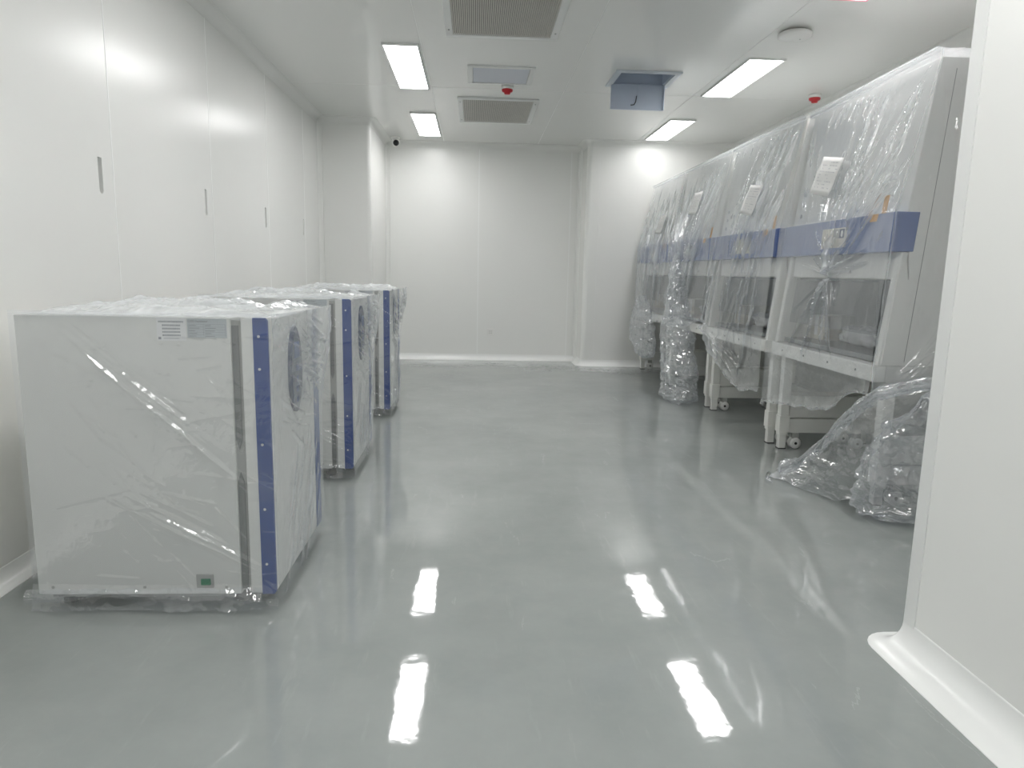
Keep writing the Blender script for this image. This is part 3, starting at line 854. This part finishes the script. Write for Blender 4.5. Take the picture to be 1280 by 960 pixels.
CX = 2.10
CABS = [(3.46, 1.30, -0.012), (4.835, 1.30, 0.0), (6.205, 1.30, 0.0), (7.57, 1.28, 0.0)]
names = ['nearest wrapped safety cabinet with blue band, beside the near right wall',
         'second wrapped safety cabinet from the viewer, casters in view',
         'third wrapped safety cabinet from the viewer, film bundle hanging in front',
         'farthest wrapped safety cabinet, standing by the far wall']
c0 = cabinet(1.30, names[0])
cabs = [c0]
for k in range(1, 4):
    c = copy_tree(c0); c['label'] = names[k]; cabs.append(c)
for c, (y, W, rz) in zip(cabs, CABS):
    c.location = (CX, y, 0); c.rotation_euler = (0, 0, rz)
    if W != 1.30: c.scale = (1, W/1.30, 1)

# cartons and foam parcels standing inside the work chambers
def chamber_goods(y, tag_):
    t = thing('carton', 'small beige carton inside the %s' % tag_, 'carton', (CX+0.30, y+1.10, 0.796), 0.08, 'cartons inside the cabinets')
    box('body', (-0.11, -0.09, 0), (0.11, 0.09, 0.16), 'carton', t, 0.004)
    box('tape', (-0.111, -0.02, 0.03), (-0.1095, 0.02, 0.161), 'paper', t)
    def f(U, V):
        a = 2*np.pi*np.where(U > 0.9999, 0, U); b = np.pi*(V-0.5)
        sg = lambda q, e: np.sign(q)*np.abs(q)**e
        P = np.stack([sg(np.cos(a), 0.6)*sg(np.cos(b), 0.4)*0.15, sg(np.sin(a), 0.6)*sg(np.cos(b), 0.4)*0.34, sg(np.sin(b), 0.6)*0.065+0.07], 1)
        n = ridged(P+y, 11, 3, 4)
        P = P*(0.74+0.30*np.clip(n, 0, 1.3))[:, None]
        P[:, 2] = np.maximum(P[:, 2], 0.003)
        return P, 0.55+0.3*np.clip(n, 0, 1)
    b = film_sheet('foam_parcel', None, 80, 48, f, 'bagfilm')
    b.location = (CX+0.30, y+0.55, 0.793)
    tag(b, 'white foam wrapped parcel inside the %s' % tag_, 'parcel', 'parcels inside the cabinets')
for (y, W, rz), nm in zip(CABS, ('nearest safety cabinet', 'second safety cabinet', 'third safety cabinet', 'farthest safety cabinet')):
    chamber_goods(y, nm)

# delivery papers taped to the film in front of each hood
def paper(P, label):
    c = sum((Vector(p) for p in P), Vector())/4
    t = thing('delivery_note', label, 'paper', c, 0, 'papers taped to the cabinet fronts')
    bm = bmesh.new()
    n = 8; G = []
    for i in range(n+1):
        row = []
        for j in range(n+1):
            u, v = i/n, j/n
            q = (1-v)*((1-u)*Vector(P[0])+u*Vector(P[1]))+v*((1-u)*Vector(P[3])+u*Vector(P[2]))-c
            q.x += -0.004*math.sin(3.0*u+2*v)+0.002*math.sin(11*v)
            row.append(q)
        G.append(row)
    F = [[bm.verts.new(q) for q in row] for row in G]
    B = [[bm.verts.new(q+Vector((0.0015, 0, 0))) for q in row] for row in G]
    for L_ in (F, B):
        for i in range(n):
            for j in range(n): bm.faces.new((L_[i][j], L_[i+1][j], L_[i+1][j+1], L_[i][j+1]))
    rim = [(i, 0) for i in range(n)]+[(n, j) for j in range(n)]+[(n-i, n) for i in range(n)]+[(0, n-j) for j in range(n)]
    for a, b in zip(rim, rim[1:]+rim[:1]): bm.faces.new((F[a[0]][a[1]], F[b[0]][b[1]], B[b[0]][b[1]], B[a[0]][a[1]]))
    sh = bm_obj('sheet', bm, 'paper', t, True)
    bm = bmesh.new(); rr = random.Random(5)
    for r in range(9):
        v = 0.12+r*0.085
        u = 0.15
        while u < 0.85:
            w = rr.uniform(0.03, 0.12)
            if rr.random() < 0.7:
                i, j = u*n, v*n
                def at(uu, vv):
                    q = (1-vv)*((1-uu)*Vector(P[0])+uu*Vector(P[1]))+vv*((1-uu)*Vector(P[3])+uu*Vector(P[2]))-c
                    q.x += -0.004*math.sin(3.0*uu+2*vv)+0.002*math.sin(11*vv)-0.0012
                    return q
                bm.faces.new([bm.verts.new(at(a, b)) for a, b in ((u, v), (u+w, v), (u+w, v+0.02), (u, v+0.02))])
            u += w+0.03
    o = bm_obj('print', bm, plain('faint_print', (0.55, 0.56, 0.58), 0.8), sh); o['kind'] = 'stuff'
    return t
def hoodx(z): return CX+float(np.interp(z, [1.54, 2.255], [-0.026, 0.120]))-0.045
def pp(y, z): return (hoodx(z), y, z)
paper([pp(4.29, 1.93), pp(4.03, 1.885), pp(4.10, 1.675), pp(4.34, 1.72)], 'tilted white paper on the front of the nearest cabinet')
paper([pp(5.40, 1.895), pp(5.16, 1.865), pp(5.23, 1.65), pp(5.47, 1.692)], 'white paper on the front of the second cabinet')
paper([pp(6.85, 1.99), pp(6.60, 1.98), pp(6.67, 1.78), pp(6.90, 1.79)], 'white paper half hidden by film on the third cabinet')
paper([pp(7.98, 1.86), pp(7.74, 1.85), pp(7.82, 1.66), pp(8.04, 1.67)], 'white paper on the front of the farthest cabinet')

# film covers over the cabinets ---------------------------------------------------
def hull_x(z):
    return np.interp(z, [0.0, 0.65, 0.76, 1.34, 1.54, 2.255], [-0.055, -0.055, -0.060, -0.034, -0.026, 0.120])

def smooth_curve(pts, x):
    p = np.array(pts, float); xs = np.linspace(p[0, 0]-0.2, p[-1, 0]+0.2, 400); ys = np.interp(xs, p[:, 0], p[:, 1])
    for _ in range(3): ys = np.convolve(np.pad(ys, 12, 'edge'), np.ones(25)/25, 'valid')
    return np.interp(x, xs, ys)

def cabinet_cover(k, label, lines, bottom, haze, seed, knot=None, lift=0.0):
    y, W, rz = CABS[k]
    t = thing('plastic_cover', label, 'plastic sheet', (CX, y, 0), rz, 'plastic sheets over the cabinets')
    def front(U, V):
        yy = -0.025+(W+0.05)*U
        zb = smooth_curve(bottom, yy)+0.02*(vnoise(np.stack([yy, yy*0, yy*0+seed], 1), 9, seed)-0.5)
        ztop = 2.282+0.025*lift*np.clip(1-yy/(W*0.8), 0, 1)
        z = zb+(ztop-zb)*V
        rd = ridges(yy, z, lines, seed)
        P0 = np.stack([yy, z*0.45, np.full_like(z, seed*3.1)], 1)
        n = ridged(P0, 7, seed, 3)
        x = hull_x(z)-rd-0.004*np.clip(n, 0, 1.5)*np.clip((2.2-z)*2, 0.15, 1)
        x -= 0.02*np.clip((1.3-z), 0, 1)*vnoise(P0, 5, seed+2)
        hem = np.exp(-((z-zb)/0.035)**2)
        topedge = np.exp(-((ztop-z)/0.014)**2)
        x -= 0.02*hem*np.clip(n, 0, 1)
        hz = haze*(0.75+0.35*np.clip(n, 0, 1))*np.interp(z, [0.7, 1.25, 1.40], [0.35, 0.45, 1.0])+3.0*rd+0.26*hem+0.6*topedge
        if knot:
            dk = np.hypot(yy-knot[0], z-knot[1]); x += 0.03*np.exp(-(dk/0.12)**2); hz = hz+0.12*np.exp(-(dk/0.06)**2)
        return np.stack([x, yy, z], 1), hz
    film_sheet('front_film', t, 230, 300, front)
    def topf(U, V):
        x = 0.10+0.78*U; yy = -0.025+(W+0.05)*V
        P0 = np.stack([x, yy, np.full_like(x, seed)], 1)
        z = 2.277+0.022*lift*np.clip(1-yy/(W*0.8), 0, 1)+0.012*np.clip(ridged(P0, 5, seed, 3), 0, 1)*np.clip(np.minimum(U, 1-U)*8, 0, 1)+0.01*(1-np.clip(U*12, 0, 1))
        return np.stack([x, yy, z], 1), np.full_like(x, 0.22)+0.35*np.exp(-(U/0.02)**2)
    film_sheet('top_film', t, 60, 90, topf)
    return t

r = random.Random(11)
# nearest: creases run from the top edge to a gathered knot
knot = (0.56, 1.215)
L1 = []
for i in range(30):
    y0 = r.uniform(-0.02, 1.25); z0 = r.uniform(1.7, 2.26)
    q = r.uniform(0.3, 0.95); ye = knot[0]+0.45*(y0-knot[0]); 
    L1.append((y0, z0, y0+(ye-y0)*q+0.05, z0+(1.35-z0)*q, r.uniform(0.004, 0.008), r.uniform(0.008, 0.02)))
for i in range(34):
    a = r.uniform(0.2, 2.9); l_ = r.uniform(0.08, 0.32)
    L1.append((knot[0], knot[1], knot[0]+l_*math.cos(a)*1.5, knot[1]+l_*math.sin(a), 0.005, r.uniform(0.012, 0.028)))
for i in range(16):
    a = r.uniform(3.4, 6.0); l_ = r.uniform(0.15, 0.7)
    L1.append((knot[0], knot[1], knot[0]+l_*math.cos(a)*0.9, knot[1]+l_*math.sin(a), 0.006, r.uniform(0.012, 0.03)))
L1 += [(0.02, 2.22, 0.14, 1.62, 0.008, 0.02), (0.0, 1.7, 0.44, 1.24, 0.010, 0.03), (0.08, 2.2, 0.40, 1.60, 0.006, 0.016), (0.20, 2.15, 0.5, 1.7, 0.005, 0.014)]
for i in range(26):
    yy = r.uniform(0.0, 1.0); L1.append((yy, 2.24, yy+r.uniform(0.0, 0.06), 2.24-r.uniform(0.06, 0.2), 0.004, 0.008))
cov1 = cabinet_cover(0, 'clear creased plastic sheet gathered in a knot over the nearest cabinet', L1,
              [(-0.03, 0.62), (0.15, 0.60), (0.30, 0.50), (0.35, 0.44), (0.75, 0.40), (1.2, 0.34), (1.32, 0.30)], 0.34, 21, knot, 1.0)
# second: folds fan out of the near upper corner
L2 = []
for i in range(46):
    y0 = r.uniform(-0.02, 0.75); z0 = r.uniform(1.75, 2.26); l_ = r.uniform(0.2, 0.9); an = r.uniform(0.12, 0.55)
    L2.append((y0, z0, y0+l_*math.sin(an), z0-l_*math.cos(an), r.uniform(0.004, 0.009), r.uniform(0.008, 0.02)))
for i in range(24):
    y0 = r.uniform(0.0, 1.25); z0 = r.uniform(1.0, 1.6); l_ = r.uniform(0.3, 0.9); an = r.uniform(-0.1, 0.5)
    L2.append((y0, z0, y0+l_*math.sin(an), z0-l_*math.cos(an), r.uniform(0.006, 0.012), r.uniform(0.012, 0.03)))
for i in range(14):
    L2.append((1.22, 0.78, r.uniform(0.3, 1.1), r.uniform(0.35, 0.6), 0.008, r.uniform(0.015, 0.03)))
for i in range(20):
    yy = r.uniform(0.0, 1.2); L2.append((yy, 2.24, yy+r.uniform(0.0, 0.1), 2.24-r.uniform(0.06, 0.2), 0.004, 0.009))
cabinet_cover(1, 'clear creased plastic sheet hanging in a swag on the second cabinet', L2,
              [(-0.05, 0.40), (0.12, 0.37), (0.34, 0.325), (0.66, 0.40), (0.90, 0.54), (1.03, 0.63), (1.17, 0.76), (1.35, 0.84)], 0.36, 22)
L3 = []
for i in range(60):
    y0 = r.uniform(0.0, 1.28); ye = 0.85+0.5*(y0-0.85); z0 = r.uniform(1.6, 2.26); z1 = r.uniform(0.75, 1.5)
    L3.append((y0, z0, y0+(ye-y0)*0.8, z1, r.uniform(0.005, 0.010), r.uniform(0.010, 0.03)))
cabinet_cover(2, 'clear pleated plastic sheet over the third cabinet', L3, [(-0.05, 0.80), (0.4, 0.72), (1.35, 0.66)], 0.40, 23)
L4 = []
for i in range(56):
    y0 = r.uniform(0.0, 1.28); z0 = r.uniform(1.5, 2.26); z1 = r.uniform(0.75, 1.5)
    L4.append((y0, z0, y0+r.uniform(-0.05, 0.12), z1, r.uniform(0.005, 0.010), r.uniform(0.010, 0.026)))
cabinet_cover(3, 'clear pleated plastic sheet over the farthest cabinet', L4, [(-0.05, 0.70), (0.4, 0.66), (1.35, 0.62)], 0.42, 24)

# near side of the nearest cabinet
LS = []
for i in range(26):
    x0 = r.uniform(0.05, 0.8); z0 = r.uniform(1.2, 2.24); l_ = r.uniform(0.15, 0.7); an = r.uniform(-0.25, 0.15)
    LS.append((x0, z0, x0+l_*math.sin(an), z0-l_*math.cos(an), r.uniform(0.004, 0.008), r.uniform(0.005, 0.016)))
for i in range(14):
    LS.append((0.10+r.gauss(0, 0.03), 0.66+r.gauss(0, 0.03), 0.42+r.gauss(0, 0.05), 1.05+r.gauss(0, 0.06), 0.005, r.uniform(0.008, 0.02)))
def side1(U, V):
    z = 0.60+1.702*V
    x0 = hull_x(z); x = x0+(0.88-x0)*U
    rd = ridges(x, z, LS, 31)
    P0 = np.stack([x, z, np.full_like(x, 2.2)], 1); n = ridged(P0, 6, 33, 3)
    yy = -0.028-rd-0.006*np.clip(n, 0, 1.4)
    return np.stack([x, yy, z], 1), 0.07+2.5*rd+0.05*np.clip(n, 0, 1)+0.3*np.exp(-(U/0.02)**2)
film_sheet('side_film', cov1, 150, 260, side1)

# loose film: bags, twisted rope and trailing sheet, one cover piece each
t = tag(film_tube('film_bundle', None, [(2.03, 7.02, 1.42, 0.03, 0.05), (2.03, 7.0, 1.1, 0.05, 0.13), (2.03, 6.93, 0.85, 0.09, 0.24), (2.01, 6.80, 0.60, 0.12, 0.34), (2.01, 6.70, 0.35, 0.14, 0.36), (2.01, 6.63, 0.14, 0.15, 0.30), (2.01, 6.60, 0.06, 0.17, 0.30), (2.01, 6.60, 0.012, 0.15, 0.27), (2.01, 6.60, 0.006, 0.02, 0.03)], 70, 120, 0.055, 6.0, 0.30, 41),
        'tall crumpled bundle of clear film hanging to the floor before the third cabinet', 'plastic film', 'loose film heaps by the cabinets')
t = tag(film_tube('film_bundle', None, [(2.04, 8.45, 0.95, 0.03, 0.15), (2.03, 8.40, 0.8, 0.06, 0.40), (2.03, 8.35, 0.6, 0.09, 0.48), (2.03, 8.28, 0.4, 0.10, 0.46), (2.03, 8.2, 0.27, 0.08, 0.34), (2.03, 8.15, 0.22, 0.02, 0.06)], 60, 60, 0.05, 6.0, 0.30, 43),
        'rounded crumpled bag of clear film hanging at the farthest cabinet', 'plastic film', 'loose film heaps by the cabinets')
t = tag(film_tube('film_bundle', None, [(2.24, 3.24, 0.66, 0.03, 0.03), (2.23, 3.26, 0.56, 0.12, 0.08), (2.20, 3.29, 0.42, 0.19, 0.11), (2.18, 3.31, 0.22, 0.21, 0.12), (2.17, 3.31, 0.10, 0.20, 0.12), (2.17, 3.31, 0.05, 0.22, 0.13), (2.17, 3.31, 0.010, 0.19, 0.11), (2.17, 3.31, 0.006, 0.02, 0.02)], 80, 100, 0.055, 7.0, 0.24, 45),
        'crumpled heap of clear film on the floor beside the near right wall', 'plastic film', 'loose film heaps by the cabinets')
# twisted rope and the sheet that trails from it
tr = thing('trailing_film', 'twisted clear film trailing from the nearest cabinet onto the floor', 'plastic film', (0, 0, 0), 0, 'loose film heaps by the cabinets')
top = np.array([(2.42, 3.20, 0.69), (2.22, 3.24, 0.70), (2.06, 3.36, 0.635), (2.03, 3.50, 0.53), (2.03, 3.66, 0.40), (2.00, 3.80, 0.24), (1.94, 3.93, 0.10), (1.86, 4.02, 0.035)])
bot = np.array([(2.42, 3.20, 0.62), (2.22, 3.24, 0.62), (2.05, 3.36, 0.30), (2.02, 3.42, 0.04), (1.98, 3.52, 0.012), (1.91, 3.70, 0.010), (1.85, 3.88, 0.012), (1.80, 3.98, 0.012)])
tt8 = np.linspace(0, 1, 8)
def trail(U, V):
    A = np.stack([np.interp(U, tt8, top[:, k]) for k in range(3)], 1)
    B = np.stack([np.interp(U, tt8, bot[:, k]) for k in range(3)], 1)
    P = A*(1-V)[:, None]+B*V[:, None]
    n = ridged(P, 9, 51, 4)
    P[:, 0] -= 0.03*np.clip(n, 0, 1.4)+0.03*np.sin(np.pi*V)*vnoise(P, 6, 52)
    P[:, 2] = np.maximum(0.005, P[:, 2]+0.03*(vnoise(P, 9, 53)-0.5))
    edge = np.exp(-(V/0.06)**2)+np.exp(-((1-V)/0.05)**2)
    return P, 0.10+0.14*np.clip(n, 0, 1)+0.22*edge+0.35*np.clip((U-0.82)*6, 0, 1)
film_sheet('draped_sheet', tr, 190, 110, trail, 'bagfilm')
def rope(U, V):
    c = np.stack([np.interp(V, tt8, top[:, k]) for k in range(3)], 1)
    rad = np.interp(V, [0, 0.2, 0.5, 0.8, 0.93, 1], [0.045, 0.04, 0.04, 0.035, 0.06, 0.015])
    a = 2*np.pi*U+6*V
    Q = np.stack([np.cos(a)*0.1, np.sin(a)*0.1, V*1.2], 1); n = ridged(Q, 13, 61, 3)
    rr_ = rad*(0.7+0.5*np.clip(n, 0, 1.3))
    P = c.copy(); P[:, 0] += rr_*np.cos(a); P[:, 2] = np.maximum(0.005, P[:, 2]+rr_*np.sin(a))
    return P, 0.22+0.25*np.clip(n, 0, 1)
film_sheet('twisted_rope', tr, 40, 220, rope, 'bagfilm')
tube('tape_tag', [(1.80, 4.0, 0.02), (1.77, 3.95, 0.008), (1.755, 3.88, 0.006)], [0.018, 0.012, 0.02], 'film', tr, 8)
